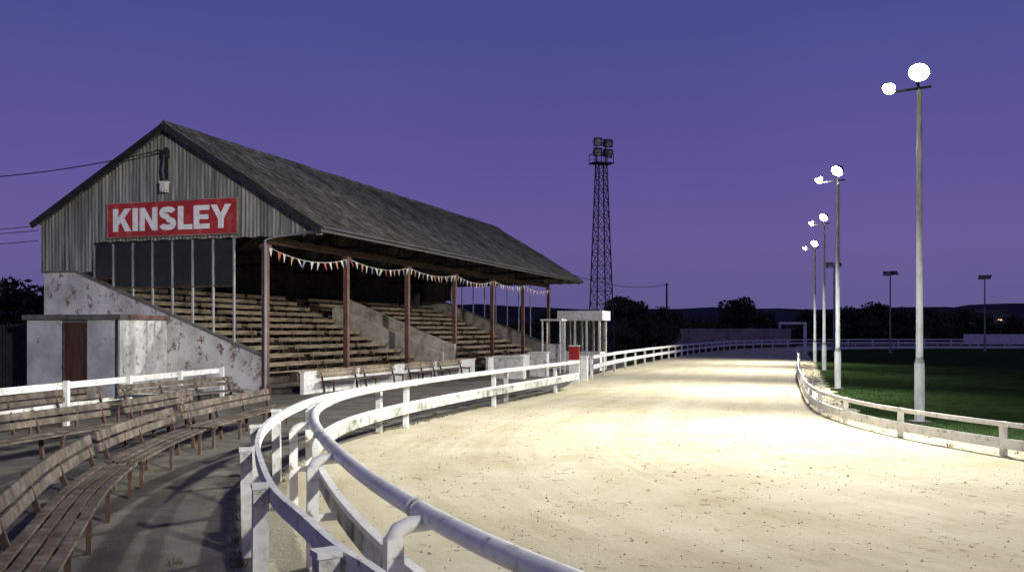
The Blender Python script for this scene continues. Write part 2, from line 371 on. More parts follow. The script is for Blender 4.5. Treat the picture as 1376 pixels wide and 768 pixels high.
mb=MB()
for k in range(32):
    x0=-.4+k*1.21; mb.prism_x([(YR-.28,zr(YR-.28)+.10),(YR,zr(YR)+.17+U(-.01,.03)),(YR+.28,zr(YR+.28)+.10),(YR,zr(YR)+.10)],x0,x0+1.2)
part("ridge_cap",mb,m_roof,gs)
for x in (-.41,38.23):
    for (ya,yb) in ((-2.5,YR),(10.28,YR)):
        mb=MB(); mb.beam((x,ya,zr(ya)-.06),(x,yb-(.02 if ya<yb else -.02),zr(yb)-.06),.05,.24); part("barge_board",mb,m_dark,gs)
mb=MB(); mb.span((-.3,-2.46,5.82),(38.1,-2.38,6.0)); part("fascia",mb,m_dark,gs)
mb=MB(); mb.tube([(-.35,-2.56,5.98),(38.2,-2.56,5.95)],.045,8); part("gutter",mb,m_lattice,gs)
mb=MB()
for k in range(7):
    x=6.3*k+.0
    mb.beam((x+.1,-2.38,5.88),(x+.1,10,5.7),.08,.16)
    mb.beam((x+.1,-2.38,5.92),(x+.1,YR,zr(YR)-.12),.08,.16); mb.beam((x+.1,10,6.5),(x+.1,YR,zr(YR)-.12),.08,.16)
    for y in (0.5,2.3,YR,5.9,7.7): mb.beam((x+.1,y,5.74),(x+.1,y,zr(y)-.15),.06,.06)
part("roof_truss",mb,m_dark,gs)
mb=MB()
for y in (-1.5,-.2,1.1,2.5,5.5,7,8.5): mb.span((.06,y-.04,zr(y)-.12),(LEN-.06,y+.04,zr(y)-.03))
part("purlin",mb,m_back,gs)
mb=MB(); mb.span((.2,-.09,5.5),(LEN,.09,5.74)); part("eaves_beam",mb,m_leg,gs)
q=MB(); q.box((0,0,2.8),(.2,.2,5.38)); q.box((0,0,.15),(.3,.3,.3)); q.box((0,0,5.4),(.34,.3,.12)); ME=q.mesh("column",m_post)
for k in range(7):
    o=part("column",ME,None,gs); o.location=(6.3*k+(.05 if k==0 else 0),0,0)
q=MB(); q.tube([(-.16,-.12,0.1),(-.16,-.12,5.6),(-.16,-.6,5.72),(-.16,-2.2,5.85)],.05,8); part("downpipe",q,m_galv,gs)
side=[(0.2,0),(10,0),(10,4.6),(8.5,4.6),(0.2,1.4)]
mb=MB(); mb.prism_x(side,-.02,.23); part("side_wall",mb,m_pbrick,gs,"peeling white painted brick raking side wall")
mb=MB(); mb.prism_x(side,LEN-.23,LEN+.02); part("side_wall",mb,m_render,gs)
for x in (.105,LEN-.105):
    mb=MB()
    prof=[(.15,1.385),(8.5,4.605),(10.02,4.605),(10.02,4.68),(8.48,4.68),(.15,1.46)]
    mb.prism_x(prof,x-.16,x+.16); part("wall_coping",mb,m_slab,gs)
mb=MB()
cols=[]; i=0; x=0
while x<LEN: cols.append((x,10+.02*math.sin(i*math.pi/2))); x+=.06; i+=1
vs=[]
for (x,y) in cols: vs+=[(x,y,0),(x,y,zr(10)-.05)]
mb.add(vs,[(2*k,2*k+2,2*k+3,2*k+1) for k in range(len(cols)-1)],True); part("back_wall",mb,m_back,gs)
def slope_z(y): return 1.4+(y-.2)*(3.2/8.3)
for gx in (.1,LEN-.1):
    for k in range(8):
        y=7.66-.9*k
        mb=MB(); mb.span((gx-.04,y-.03,slope_z(y)+.06),(gx+.04,y+.03,5.75)); part("mullion",mb,m_galv,gs)
for k in range(7):
    y1=7.66-.9*k-.03; y0=y1-.84
    zb=max(4.0,slope_z(y1)+.1)
    mb=MB(); mb.span((.09,y0,zb),(.11,y1,5.7)); part("window_pane",mb,m_glass,gs)
    mb=MB(); mb.span((.07,y0,zb-.05),(.13,y1,zb-.003)); part("transom",mb,m_leg,gs)
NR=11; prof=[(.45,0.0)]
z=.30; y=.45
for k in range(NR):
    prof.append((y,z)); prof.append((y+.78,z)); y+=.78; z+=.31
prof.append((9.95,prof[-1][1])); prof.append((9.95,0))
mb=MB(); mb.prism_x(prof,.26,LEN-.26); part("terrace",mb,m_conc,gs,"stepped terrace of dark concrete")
def rake(x,top0,y1):
    mb=MB(); pl=[(-.35,0),(y1,0),(y1,top0+.385*y1+.12),(0,top0),(-.35,top0-.02)]
    mb.prism_x(pl,x,x+.2); return mb
part("stair_wall",rake(16.3,1.25,6.1),m_render,gs,"cream raking stair wall")
part("stair_wall",rake(18.0,1.65,6.1),m_render,gs,"cream raking stair wall")
def stand_bench(L):
    r=thing("terrace_bench","weathered plank bench on the grandstand terrace","bench","benches on the grandstand terrace")
    s=MB(); s.box((L/2,.08,.42),(L,.36,.04)); part("seat",s,m_woodpale,r)
    s=MB(); s.box((L/2,.33,.70),(L,.035,.17)); part("backrest",s,m_woodpale,r)
    for x in (.3,L/2,L-.3):
        s=MB(); s.box((x,.08,.2),(.07,.34,.4)); s.box((x,.365,.42),(.06,.035,.7)); part("support",s,m_leg,r)
    return r
blocks=[(.6,5.4),(6.4,5.7),(12.4,3.6),(18.6,5.9),(24.9,6.0),(31.3,6.0)]
for (x0,L) in blocks:
    proto=stand_bench(L); 
    for k in range(NR):
        yy=.45+.78*k+.3; zz=.30+.31*k; loc=W(x0+U(-.15,.15),yy+U(-.03,.03),zz+.005)
        if k==0: proto.location=loc; proto.rotation_euler=(0,0,RZ); first=proto
        else: dup(first,loc,RZ+U(-.006,.006))
            
# sign on gable
sg=thing("sign","faded red board with large white lettering fixed to the corrugated gable","sign",loc=W(-.12,3.955,5.9),rz=RZ)
mb=MB(); mb.span((-.03,-2.875,0),(.03,2.875,1.28)); part("panel",mb,m_red,sg)
for (a_,b_) in (((-.045,-2.9,-.03),(.03,2.9,-.001)),((-.045,-2.9,1.281),(.03,2.9,1.31)),((-.04,-2.91,.0),(.03,-2.876,1.28)),((-.04,2.876,.0),(.03,2.91,1.28))):
    mb=MB(); mb.span(a_,b_); part("frame",mb,m_sign_edge,sg)
Hh=.87; x=0; X0=2.62; t=.25
lt=None
def poly(pts): 
    lt.add([(-.036,X0-(x+u),.205+v*Hh) for u,v in pts],[tuple(range(len(pts)))])
def flush(w):
    global x,lt
    part("letter",lt,m_letter,sg); x+=w+.075; lt=MB()
lt=MB()
poly([(0,0),(t,0),(t,.28),(.36,.40),(.56,0),(.86,0),(.53,.59),(.84,1),(.53,1),(t,.62),(t,1),(0,1)]); flush(.83)
poly([(0,0),(t,0),(t,1),(0,1)]); flush(t)
poly([(0,0),(.235,0),(.235,.60),(.57,0),(.805,0),(.805,1),(.57,1),(.57,.40),(.235,1),(0,1)]); flush(.805)
# S: squarer grotesque spine built from super-elliptic arcs
def sarc(cx,cy,rx,ry,a0,a1,n):
    o=[]
    for k in range(n):
        an=math.radians(a0+(a1-a0)*k/(n-1)); c_,s_=math.cos(an),math.sin(an); e=.82
        o.append((cx+math.copysign(abs(c_)**e,c_)*rx,cy+math.copysign(abs(s_)**e,s_)*ry))
    return o
wS=.76
cl=sarc(wS/2,.74,.255,.145,12,262,18)+sarc(wS/2,.275,.265,.16,82,-168,18)
cl2=[Vector(p) for p in cl]; hw=.116; Lp=[];Rp=[]
for i,p in enumerate(cl2):
    tt=(cl2[min(i+1,len(cl2)-1)]-cl2[max(i-1,0)]); tt=Vector((tt.x,tt.y*Hh)).normalized(); nn=Vector((-tt.y,tt.x))
    Lp.append((p.x+nn.x*hw,p.y+nn.y*hw*.92/Hh)); Rp.append((p.x-nn.x*hw,p.y-nn.y*hw*.92/Hh))
for i in range(len(cl)-1): poly([Lp[i],Lp[i+1],Rp[i+1],Rp[i]])
flush(.76)
poly([(0,0),(.64,0),(.64,.21),(t,.21),(t,1),(0,1)]); flush(.62)
poly([(0,0),(.70,0),(.70,.21),(t,.21),(t,.40),(.65,.40),(.65,.605),(t,.605),(t,.79),(.69,.79),(.69,1),(0,1)]); flush(.67)
poly([(.31,0),(.56,0),(.56,.40),(.88,1),(.61,1),(.435,.64),(.26,1),(-.01,1),(.31,.40)]); flush(.86)
gl=thing("gable_lamp","old bracket light fitting hanging on the gable above the sign","lamp",loc=W(-.1,4.15,0),rz=RZ)
mb=MB(); mb.box((-.05,0,8.6),(.06,.14,1.2)); mb.beam((-.05,0,9.05),(-.6,0,9.0),.06); mb.box((-.12,-.02,8.95),(.12,.3,.3)); part("bracket",mb,m_dark,gl)
mb=MB(); mb.tube([(-.16,0,8.9),(-.2,.05,8.3),(-.16,0,7.9)],.05,8); part("conduit",mb,m_lattice,gl)
mb=MB(); mb.box((-.16,0,7.68),(.2,.26,.36)); mb.box((-.16,0,7.88),(.26,.32,.05)); part("housing",mb,m_white2,gl)

# outbuilding
ob=thing("outbuilding","low flat-roofed white painted brick outbuilding with brown door beside the grandstand","building",loc=O,rz=RZ)
x0,x1,y0,y1=-2.6,-.03,4.2,8.3
mb=MB(); mb.span((x0,y0,0),(x0+.2,5.6,2.72)); part("wall",mb,m_pbrick2,ob)
mb=MB(); mb.span((x0,6.7,0),(x0+.2,y1,2.72)); part("wall",mb,m_pbrick2,ob)
mb=MB(); mb.span((x0,5.601,2.6),(x0+.2,6.699,2.72)); part("lintel",mb,m_slab,ob)
mb=MB(); mb.span((x0+.2,y1-.2,0),(x1,y1,2.72)); part("wall",mb,m_pbrick2,ob)
mb=MB(); mb.span((x0+.2,y0+.002,0),(x1,y0+.2,2.72)); part("wall",mb,m_white2,ob,"smooth white side wall, lamplit brightness put into its colour")  # paler material than the other walls: lamp-facing brightness put into the colour
mb=MB(); mb.span((x0-.12,y0-.12,2.724),(x1,y1+.12,2.9)); part("roof",mb,m_slab,ob)
mb=MB(); mb.span((x0+.3,y0-.15,2.76),(x1-.1,y0-.122,2.88)); part("gutter",mb,m_post,ob)
mb=MB(); mb.span((x0+.06,5.66,0.02),(x0+.12,6.64,2.6)); part("door",mb,m_door,ob)
for ya in (5.601,6.64):
    mb=MB(); mb.span((x0-.02,ya,0),(x0+.05,ya+.058,2.598)); part("door_jamb",mb,m_leg,ob)
mb=MB(); mb.tube([(x0-.06,y0+.08,0),(x0-.06,y0+.08,2.7)],.04,8); part("downpipe",mb,m_dark,ob)

pf=thing("palisade_fence","dark vertical board fence beside the outbuilding","fence")
p0=Vector((-17.9,37.4)); p1=Vector((-34,42)); mb=MB(); n=110
for k in range(n):
    p=p0.lerp(p1,k/n); mb.box((p.x,p.y,1.3+U(-.03,.03)),(.10,.03,2.6))
for z in (.5,2.1): mb.beam((p0.x,p0.y+.05,z),(p1.x,p1.y+.05,z),.05,.08)
part("boards",mb,m_dark,pf)

def lowwall(x0,x1,y,h):
    r=thing("low_wall","low white rendered wall in front of the grandstand","wall",loc=W(x0,y,0),rz=RZ)
    mb=MB(); mb.box(((x1-x0)/2,0,h/2),(x1-x0,.15,h)); part("wall",mb,m_white,r)
    mb=MB(); mb.box(((x1-x0)/2,0,h+.03),(x1-x0+.06,.22,.06)); part("coping",mb,m_white,r)
lowwall(.4,18.4,-1.3,.78); lowwall(20.0,28.2,-1.5,.8); lowwall(29.2,36.5,-1.6,.85)
st=thing("front_step","dark concrete steps at the grandstand front","steps",loc=W(0,0,0),rz=RZ)
mb=MB(); mb.span((.3,-.3,0),(16.2,.42,.15)); part("tread",mb,m_conc,st)
mb=MB(); mb.span((18.3,-.3,0),(37.5,.42,.15)); part("tread",mb,m_conc,st)

def bench(pts,label="weathered brown slatted bench on asphalt beside the track fence",grp="slatted benches along the track bend",low=False):
    P0=Vector(pts[0]); cv=cr([Vector(p)-P0 for p in pts],.35)
    r=thing("park_bench",label,"bench",grp,loc=(P0.x,P0.y,0))
    s=MB()
    for y in (-.21,-.07,.07,.21): s.sweep(offs(cv,y),.45+U(-.007,.007),rect(.10,.035))
    part("seat",s,m_wood,r)
    s=MB()
    s.sweep(offs(cv,.33),.655,[(-.03,-.055),(0,-.055),(.025,.055),(-.005,.055)])
    s.sweep(offs(cv,.365),.81,[(-.03,-.06),(0,-.06),(.03,.06),(0,.06)]); part("backrest",s,m_wood if not low else m_woodpale,r)
    L=sum((cv[i+1]-cv[i]).length for i in range(len(cv)-1)); k=max(2,int(L/1.7)+1)
    s=MB()
    s.beam((0,-.2,0),(0,-.2,.43),.05,.07); s.beam((0,.2,0),(0,.24,.43),.05,.07); s.beam((0,.25,.40),(0,.41,.88),.045,.06); s.box((0,0,.405),(.05,.5,.05)); LM=s.mesh("leg",m_leg)
    for p,t in posts_along(cv,(L-.52)/(k-1),.25)[:k]:
        o=part("leg",LM,None,r); o.location=(p.x,p.y,0); o.rotation_euler=(0,0,math.atan2(t.y,t.x))
    return r
bench([(-2.35,3.2),(-3.15,5.6),(-4.1,8.5),(-4.95,11.2),(-5.5,13.5)])
bench([(-5.55,13.8),(-5.84,15.9),(-6.05,18.3)])
bench([(-6.07,18.75),(-5.98,21.2),(-5.75,24.2)])
bench([(-8.9,13.2),(-8.5,16),(-7.85,19.6)])
bench([(-7.75,20.1),(-7.62,22),(-7.6,24)])
bench([(-11.1,19.5),(-10.8,22),(-10.25,25.1)]); bench([(-10.15,25.6),(-9.5,28),(-8.6,30.8)])
for (a0,a1) in ((1.3,4.5),(4.8,8.0),(9.2,12.6),(13.0,16.2)):
    q0=W(a0,-1.78,0);q1=W(a1,-1.78,0); bench([(q0.x,q0.y),(q1.x,q1.y)],"brown slatted bench against the low white wall","benches against the low wall",True)

for k in range(6):
    bt=thing("bunting","string of small coloured pennants hung between grandstand posts","bunting","bunting along the grandstand front",loc=W(6.3*k,-.13,0),rz=RZ)
    pts=[]; sag=[.34,.26,.22,.3,.24,.28][k]
    for i in range(25):
        tt=i/24; pts.append((6.3*tt,0,5.38-sag*4*tt*(1-tt)))
    mb=MB(); mb.tube(pts,.012,5); part("string",mb,m_white2,bt)
    nf=13
    for i in range(nf):
        tt=(i+.5+U(-.15,.15))/nf; xx=6.3*tt; zz=5.38-sag*4*tt*(1-tt); mb=MB(); dy=U(-.1,.1); dx=U(-.08,.08)
        mb.add([(xx-.11,0,zz),(xx+.11,U(-.03,.03),zz),(xx+dx,dy,zz-.33)],[(0,1,2)]); part("pennant",mb,m_flags[[1,0,1,2,1,3,1][(i+k)%7]],bt)

# ------------------------------------------------------------------ lamp posts
def spot(loc,target,power,root,size=140,col=(1,.99,.92),blend=1.0):
    l=bpy.data.lights.new("lamp_light","SPOT"); l.energy=power; l.spot_size=math.radians(size); l.spot_blend=blend; l.color=col; l.shadow_soft_size=.14
    o=bpy.data.objects.new("lamp_light",l); COL.objects.link(o); o.parent=root
    d=(Vector(target)-Vector(loc)).normalized(); o.location=Vector(loc)-root.location; o.rotation_euler=d.to_track_quat('-Z','Y').to_euler(); return o
def ring(r,z,sx=1.15,n=20): return [(math.cos(2*math.pi*k/n)*r*sx,math.sin(2*math.pi*k/n)*r,z) for k in range(n)]
hm=MB(); n=20
vs=ring(.225,-.02)+ring(.215,.0)+ring(.17,.14)+ring(.08,.24); hm.add(vs,[(j*n+k,j*n+(k+1)%n,(j+1)*n+(k+1)%n,(j+1)*n+k) for j in range(3) for k in range(n)]+[tuple(range(3*n,4*n))],True)
hm.box((0,0,.26),(.1,.1,.06))
HM=hm.mesh("housing",m_dark)
ln=MB(); ln.add(ring(.205,-.012),[tuple(range(n))[::-1]]); LN=ln.mesh("lens",m_lens)
fm=MB(); fm.add([(-.26,-.17,0),(.26,-.17,0),(.26,.17,0),(-.26,.17,0),(-.17,-.1,.14),(.17,-.1,.14),(.17,.1,.14),(-.17,.1,.14)],[(4,5,6,7),(0,4,7,3),(1,2,6,5),(0,1,5,4),(3,7,6,2)]); FM=fm.mesh("housing",m_dark)
fl=MB(); fl.add([(-.24,-.15,.0),(.24,-.15,0),(.24,.15,0),(-.24,.15,0)],[(0,3,2,1)]); FL=fl.mesh("lens",m_off)
def lamp_post(x,y,h,targets,power,lit=True,label=None,big=1.0,sizes=(140,110)):
    r=thing("floodlight_pole",label or "tall pale steel pole with two lit floodlights on the infield edge","floodlight","floodlight poles around the infield",loc=(x,y,0))
    mb=MB(); mb.tube([(0,0,0),(0,0,1.5),(0,0,1.5)],.12,14); mb.tube([(0,0,1.5),(0,0,1.65)],.12,14,.085,cap=False); mb.tube([(0,0,1.64),(0,0,h)],.085,14,.06); part("pole",mb,m_pole,r)
    mb=MB(); mb.box((0,0,.03),(.45,.45,.05)); part("base_plate",mb,m_slab,r)
    mb=MB()
    if lit: mb.beam((-.66,.34,h+.02),(.34,.10,h+.12),.055); mb.beam((0,.0,h-.06),(.0,.18,h+.38),.055)
    else: mb.beam((-.6,.08,h-.05),(.6,.08,h+.02),.06)
    part("crossarm",mb,m_dark,r)
    of=[(-.06,-.12,.42),(-.74,.10,.06)] if lit else [(-.38,-.1,.12),(.38,-.1,.16)]
    for i,(off,tg) in enumerate(zip(of,targets)):
        p=Vector((x+off[0],y+off[1],h+off[2])); dv=(Vector(tg)-p).normalized(); s=big*((1.05 if i==0 else .72) if lit else 1)
        o=part("floodlight_head",HM if lit else FM,None,r); o.location=p-Vector((x,y,0)); o.rotation_euler=dv.to_track_quat('-Z','Y').to_euler(); o.scale=(s,s,s)
        part("lens",LN if lit else FL,None,o)
        if lit: spot(p+dv*.12,tg,power[i],r,sizes[i])
    return r
lamp_post(10.24,24.3,8.35,[(-1.5,11,0),(0.0,19.5,0)],(7800,8000),big=1.0,sizes=(156,140))
lamp_post(12.9,38.3,8.2,[(3.0,33,0),(5.5,37.5,0)],(6500,7000),big=1.0,sizes=(156,125))
lamp_post(18.2,56.4,8.5,[(7,50,0),(10.5,56.5,0)],(6000,7000),big=1.05,sizes=(156,118))
lamp_post(22.2,70.9,8.3,[(12,64,0),(14.5,72,0)],(6000,6800),big=1.1,sizes=(156,124))
lamp_post(10.5,-3.0,9.2,[(-4,9,0),(-11,37,5)],(12500,27000),label="tall pale steel pole with two lit floodlights near the bend",sizes=(150,60))
for (x,y,h,t1,t2) in [(29.3,88,8.2,(20,70,0),(20,90,0)),(39.5,101,8.2,(30,80,0),(34,95,0)),(52.8,108,8.2,(50,80,0),(60,90,0))]:
    lamp_post(x,y,h,[t1,t2],(0,0),lit=False,label="tall pole with unlit floodlights on the infield edge",big=1.5)

# lattice tower
tw=thing("floodlight_tower","tall steel lattice floodlight tower with platform and four unlit lamps","tower",loc=(8.86,96,0),rz=.35)
Ht=18.9; mb=MB()
def half(z): return 1.0-.58*z/Ht
cs=[(-1,-1),(1,-1),(1,1),(-1,1)]
for cx,cy in cs: mb.beam((cx*half(0),cy*half(0),0),(cx*half(Ht),cy*half(Ht),Ht),.10)
nz=15
for i in range(nz):
    z0=Ht*i/nz;z1=Ht*(i+1)/nz
    for k in range(4):
        a0=cs[k];a1=cs[(k+1)%4]
        mb.beam((a0[0]*half(z0),a0[1]*half(z0),z0),(a1[0]*half(z1),a1[1]*half(z1),z1),.045)
        mb.beam((a1[0]*half(z0),a1[1]*half(z0),z0),(a0[0]*half(z1),a0[1]*half(z1),z1),.045)
        mb.beam((a0[0]*half(z1),a0[1]*half(z1),z1),(a1[0]*half(z1),a1[1]*half(z1),z1),.045)
part("lattice",mb,m_lattice,tw)
mb=MB(); mb.box((0,0,Ht+.05),(2.1,1.5,.1))
for sx in (-1,-.33,.33,1):
    for sy in (-.7,.7): mb.beam((sx,sy,Ht+.1),(sx,sy,Ht+.95),.05)
for sy in (-.7,.7): mb.beam((-1,sy,Ht+.95),(1,sy,Ht+.95),.05); mb.beam((-1,sy,Ht+.5),(1,sy,Ht+.5),.04)
for sx in (-1,1): mb.beam((sx,-.7,Ht+.95),(sx,.7,Ht+.95),.05)
part("platform",mb,m_lattice,tw)
mb=MB(); mb.beam((-.5,0,Ht),(-.5,0,Ht+2.3),.1); mb.beam((.5,0,Ht),(.5,0,Ht+2.3),.1); mb.beam((-.95,0,Ht+2.1),(.95,0,Ht+2.1),.1); mb.beam((-.95,0,Ht+1.1),(.95,0,Ht+1.1),.1); part("lamp_frame",mb,m_lattice,tw)
mb=MB(); mb.box((0,-.12,0),(.86,.5,.78)); mb.box((0,.2,0),(.5,.2,.5)); LH=mb.mesh("lamp",m_lattice)
mb=MB(); mb.tube([(0,-.40,0),(0,-.375,0)],.32,16); LL=mb.mesh("lamp_glass",m_off)
for sx,z,rz in ((-.5,Ht+2.12,-.4),(.54,Ht+2.05,-.05),(-.55,Ht+1.12,-.3),(.5,Ht+1.08,.1)):
    o=part("lamp",LH,None,tw); o.location=(sx,-.3,z); o.rotation_euler=(.3,0,rz); part("lamp_glass",LL,None,o)

up=thing("utility_pole","slim timber utility pole behind the track fence","pole",loc=(20.8,130,0))
mb=MB(); mb.tube([(0,0,0),(0,0,8.8)],.16,8,.11); part("shaft",mb,m_trunk,up)
mb=MB(); mb.beam((-.3,0,8.5),(.3,0,8.5),.1); part("crossarm",mb,m_trunk,up)
def cable(p,q,sag,r=.022):
    p=Vector(p);q=Vector(q); pts=[]
    for i in range(21):
        t=i/20; v=p.lerp(q,t); v.z-=sag*4*t*(1-t); pts.append(v)
    thing("overhead_cable","thin black overhead cable running from the stand","cable","overhead cables",mb=MB().tube(pts,r,5),mat=m_dark)
cable(W(-.6,4.15,9.0),(-33,42,9.6),.9)
cable(W(0,10.3,6.5),(-34,44,7.6),.5,.015); cable(W(0,10.3,6.3),(-34,44,6.9),.3,.015); cable(W(0,10.3,5.9),(-34,44,6.0),.2,.015)
cable(W(37.8,4.1,9.0),(20.8,130,8.6),1.5,.03)

kk=thing("judges_kiosk","small white glazed kiosk with deep flat white fascia beside the rail","kiosk",loc=(4.3,57.5,0),rz=-.3)
mb=MB(); mb.span((-1.1,-.9,0),(1.1,.9,1.1)); part("base_panel",mb,m_white,kk)
for sx in (-1.1,-.35,.35,1.1):
    for sy in (-.9,.9):
        mb=MB(); mb.box((sx,sy,1.5),(.11,.11,2.9)); part("frame_post",mb,m_white,kk)
mb=MB(); mb.span((-1.05,-.88,1.12),(1.05,-.86,2.9)); part("window",mb,m_glass,kk)
mb=MB(); mb.span((-1.06,-.85,1.12),(-1.04,.83,2.9)); part("window",mb,m_glass,kk)
mb=MB(); mb.span((1.04,-.85,1.12),(1.06,.83,2.9)); part("window",mb,m_glass,kk)
mb=MB(); mb.span((-1.35,-1.2,2.95),(1.35,1.1,3.5)); part("fascia",mb,m_white,kk)
k2=thing("shelter","open white framed shelter beside the kiosk","shelter",loc=(2.3,53.5,0),rz=-.3)
for sx in (-.5,.5):
    for sy in (-.5,.5): 
        mb=MB(); mb.box((sx,sy,1.44),(.07,.07,2.88)); part("frame_post",mb,m_white,k2)
mb=MB(); mb.box((0,0,2.93),(1.2,1.2,.1)); part("roof",mb,m_white2,k2)
mb=MB(); mb.box((0,.45,.9),(.92,.03,1.4)); part("panel",mb,m_white2,k2)
rc=thing("red_cabinet","flat red metal cabinet standing by the white gate pier","cabinet",loc=(2.8,43.5,0),rz=-.3)
mb=MB(); mb.box((0,0,1.33),(.46,.14,.6)); part("cabinet",mb,m_redcab,rc)
mb=MB(); mb.box((0,0,1.65),(.5,.2,.04)); part("lid",mb,m_white2,rc)
mb=MB(); mb.box((0,0,.51),(.46,.14,1.02)); part("plinth",mb,m_white2,rc)
gp=thing("gate_pier","square white gate pier at the gap in the fence","pier",loc=(3.35,44.8,0),rz=-.3)
mb=MB(); mb.box((0,0,.55),(.32,.25,1.1)); part("pier",mb,m_white,gp)
mb=MB(); mb.box((0,0,1.13),(.38,.3,.06)); part("cap",mb,m_white2,gp)
for (x_,y_,w_,h_) in ((-.1,47,1.5,1.05),(1.4,49.5,.9,1.2)):
    g=thing("counter","white low boarded counter beside the track gate","counter",loc=(x_,y_,0),rz=-.3)
    mb=MB(); mb.box((0,0,h_/2),(w_,.5,h_)); part("body",mb,m_white2,g); mb=MB(); mb.box((0,0,h_+.03),(w_+.1,.6,.05)); part("top",mb,m_white,g)

gt=thing("finish_gantry","white metal arm frame reaching over the track","gantry",loc=(30.3,100,0))
mb=MB(); mb.box((0,0,1.6),(.28,.28,3.2)); part("upright",mb,m_white,gt)
mb=MB(); mb.box((-1.3,0,3.15),(2.8,.26,.26)); mb.box((-2.6,0,2.9),(.16,.16,.5)); part("arm",mb,m_white,gt)

fw=thing("boundary_wall","long pale brick boundary wall behind the far bend","wall",loc=(0,0,0))
for k in range(7): 
    x_=22.5+k*3.3; mb=MB(); mb.span((x_,158,0),(x_+3.29,158.3,2.75)); part("panel",mb,m_brickfar,fw)
    mb=MB(); mb.span((x_-.2,157.9,0),(x_+.2,157.999,2.85)); part("pier",mb,m_brickfar,fw)
hb=thing("white_hoarding","plain white advertising hoarding beyond the far fence","hoarding",loc=(90,152,0))
mb=MB(); mb.box((0,0,1.1),(38,.1,1.5)); part("board",mb,m_white,hb)
for k in range(12):
    mb=MB(); mb.box((-18+k*3.3,.12,.7),(.12,.12,1.4)); part("stake",mb,m_white2,hb)
sh=thing("distant_house","small distant house with a lit window beyond the hedge","house",loc=(113,230,1.5),rz=0)
mb=MB(); mb.box((0,0,1.9),(9,6,3.8)); part("wall",mb,m_brickfar,sh); mb=MB(); mb.prism_x([(-3.3,3.8),(3.3,3.8),(0,6)],-4.7,4.7); part("roof",mb,m_roof,sh)
mb=MB(); mb.box((1.5,-3.02,3.2),(.9,.04,.8)); part("window",mb,m_win,sh,"warm lit window")
mb=MB(); mb.box((-2.5,-3.02,3.1),(.5,.04,.6)); part("window",mb,m_win,sh,"warm lit window")

def hill(dist,xa,xb,zb,amp,seed):
    random.seed(seed); mb=MB(); n=90; vs=[]
    ph=[U(0,6.28) for _ in range(5)]
    for i in range(n+1):
        x=xa+(xb-xa)*i/n
        z=zb+amp*(math.sin(x*.004+ph[0])+.5*math.sin(x*.011+ph[1])+.25*math.sin(x*.03+ph[2])+.12*math.sin(x*.09+ph[3]))
        vs+=[(x,dist,0),(x,dist+200,max(2,z)),(x,dist+500,0)]
    fs=[]
    for i in range(n):
        for k in range(2): fs.append((3*i+k,3*i+3+k,3*i+4+k,3*i+1+k))
    mb.add(vs,fs,True); return mb
structure("hill",hill(700,-1400,1400,21,5,3),m_hill)
structure("hill",hill(1300,-1450,1450,38,8,5),m_hill)
def tree_proto(h,seed,leaf,mat,spread=1.0,dens=1500,ls=.26,low=.12):
    random.seed(seed)
    r=thing("tree","bushy dark tree in the hedge line beyond the track","tree","trees beyond the track")
    t=MB(); t.tube([(0,0,0),(U(-.1,.1),U(-.1,.1),h*.3),(U(-.2,.2),U(-.2,.2),h*.75)],h*.028,8,h*.008)
    lobes=[]
    for i in range(14):
        an=U(0,6.28); rr=U(.05,.34)*h*spread; z=h*U(low+.1,.82); L=(math.cos(an)*rr*(1.15-z/h*.75),math.sin(an)*rr*(1.15-z/h*.75),z)
        lobes.append((L,h*U(.09,.19)))
        t.tube([(0,0,h*U(.1,.4)),(L[0]*.5,L[1]*.5,L[2]*.75),L],h*.012,5,h*.004)
    part("trunk",t,m_trunk,r)
    c=MB()
    for i in range(dens):
        (L,s)=random.choice(lobes)
        v=Vector((random.gauss(0,1),random.gauss(0,1),random.gauss(0,1))).normalized()*s*(R()**.45)*1.15
        p=Vector((L[0]+v.x*1.25,L[1]+v.y*1.25,L[2]+v.z*.9))
        if p.z<.1: continue
        a=Vector((U(-1,1),U(-1,1),U(-1,1))).normalized(); b_=a.cross(Vector((U(-1,1),U(-1,1),U(-1,1)))).normalized(); q=ls*U(.5,1.3)*h/7
        c.add([p-a*q,p+b_*q*.6,p+a*q,p-b_*q*.6],[(0,1,2,3)])
    part("crown",c,mat,r); return r
protos=[tree_proto(7,11,1,m_leafA,1.3,3200),tree_proto(6,12,1,m_leafB,1.45,3000,low=0),tree_proto(8,13,1,m_leafA,1.1,3200),tree_proto(4,14,1,m_leafB,1.5,2200,low=-.05)]
place=[]
random.seed(21)
for i in range(48):
    x=8+i*2.6+U(-1,1); y=U(168,196); place.append((random.choice([0,1,0,2,3]),x,y,U(.8,1.15)))
place+= [(2,43,182,1.2),(0,12,112,.9),(2,14.5,120,.9),(1,16,116,.9),(3,11.5,106,1.1),(1,20,125,.9),(1,18,118,.7),
 (1,59,158,.95),(0,63,159,.9),(1,67,157,.95),(3,71,158,1.2),(1,61,160,.9),(2,77,165,.85),(0,82,168,.8),
 (0,-27,56,.72),(1,-30.5,55,.78),(2,-33,58,.62),(0,-36,54,.72),(3,-25.5,53,1.0),(1,-28,62,.85),(1,-26,58,.75),(0,-31,60,.8)]
used=set()
for (k,x,y,s) in place:
    if k not in used: 
        used.add(k); protos[k].location=(x,y,0); protos[k].rotation_euler=(0,0,U(0,6)); protos[k].scale=(s,s,s)
    else: dup(protos[k],(x,y,0),U(0,6),(s*U(.9,1.15),s*U(.9,1.15),s))
random.seed(5); mb=MB()
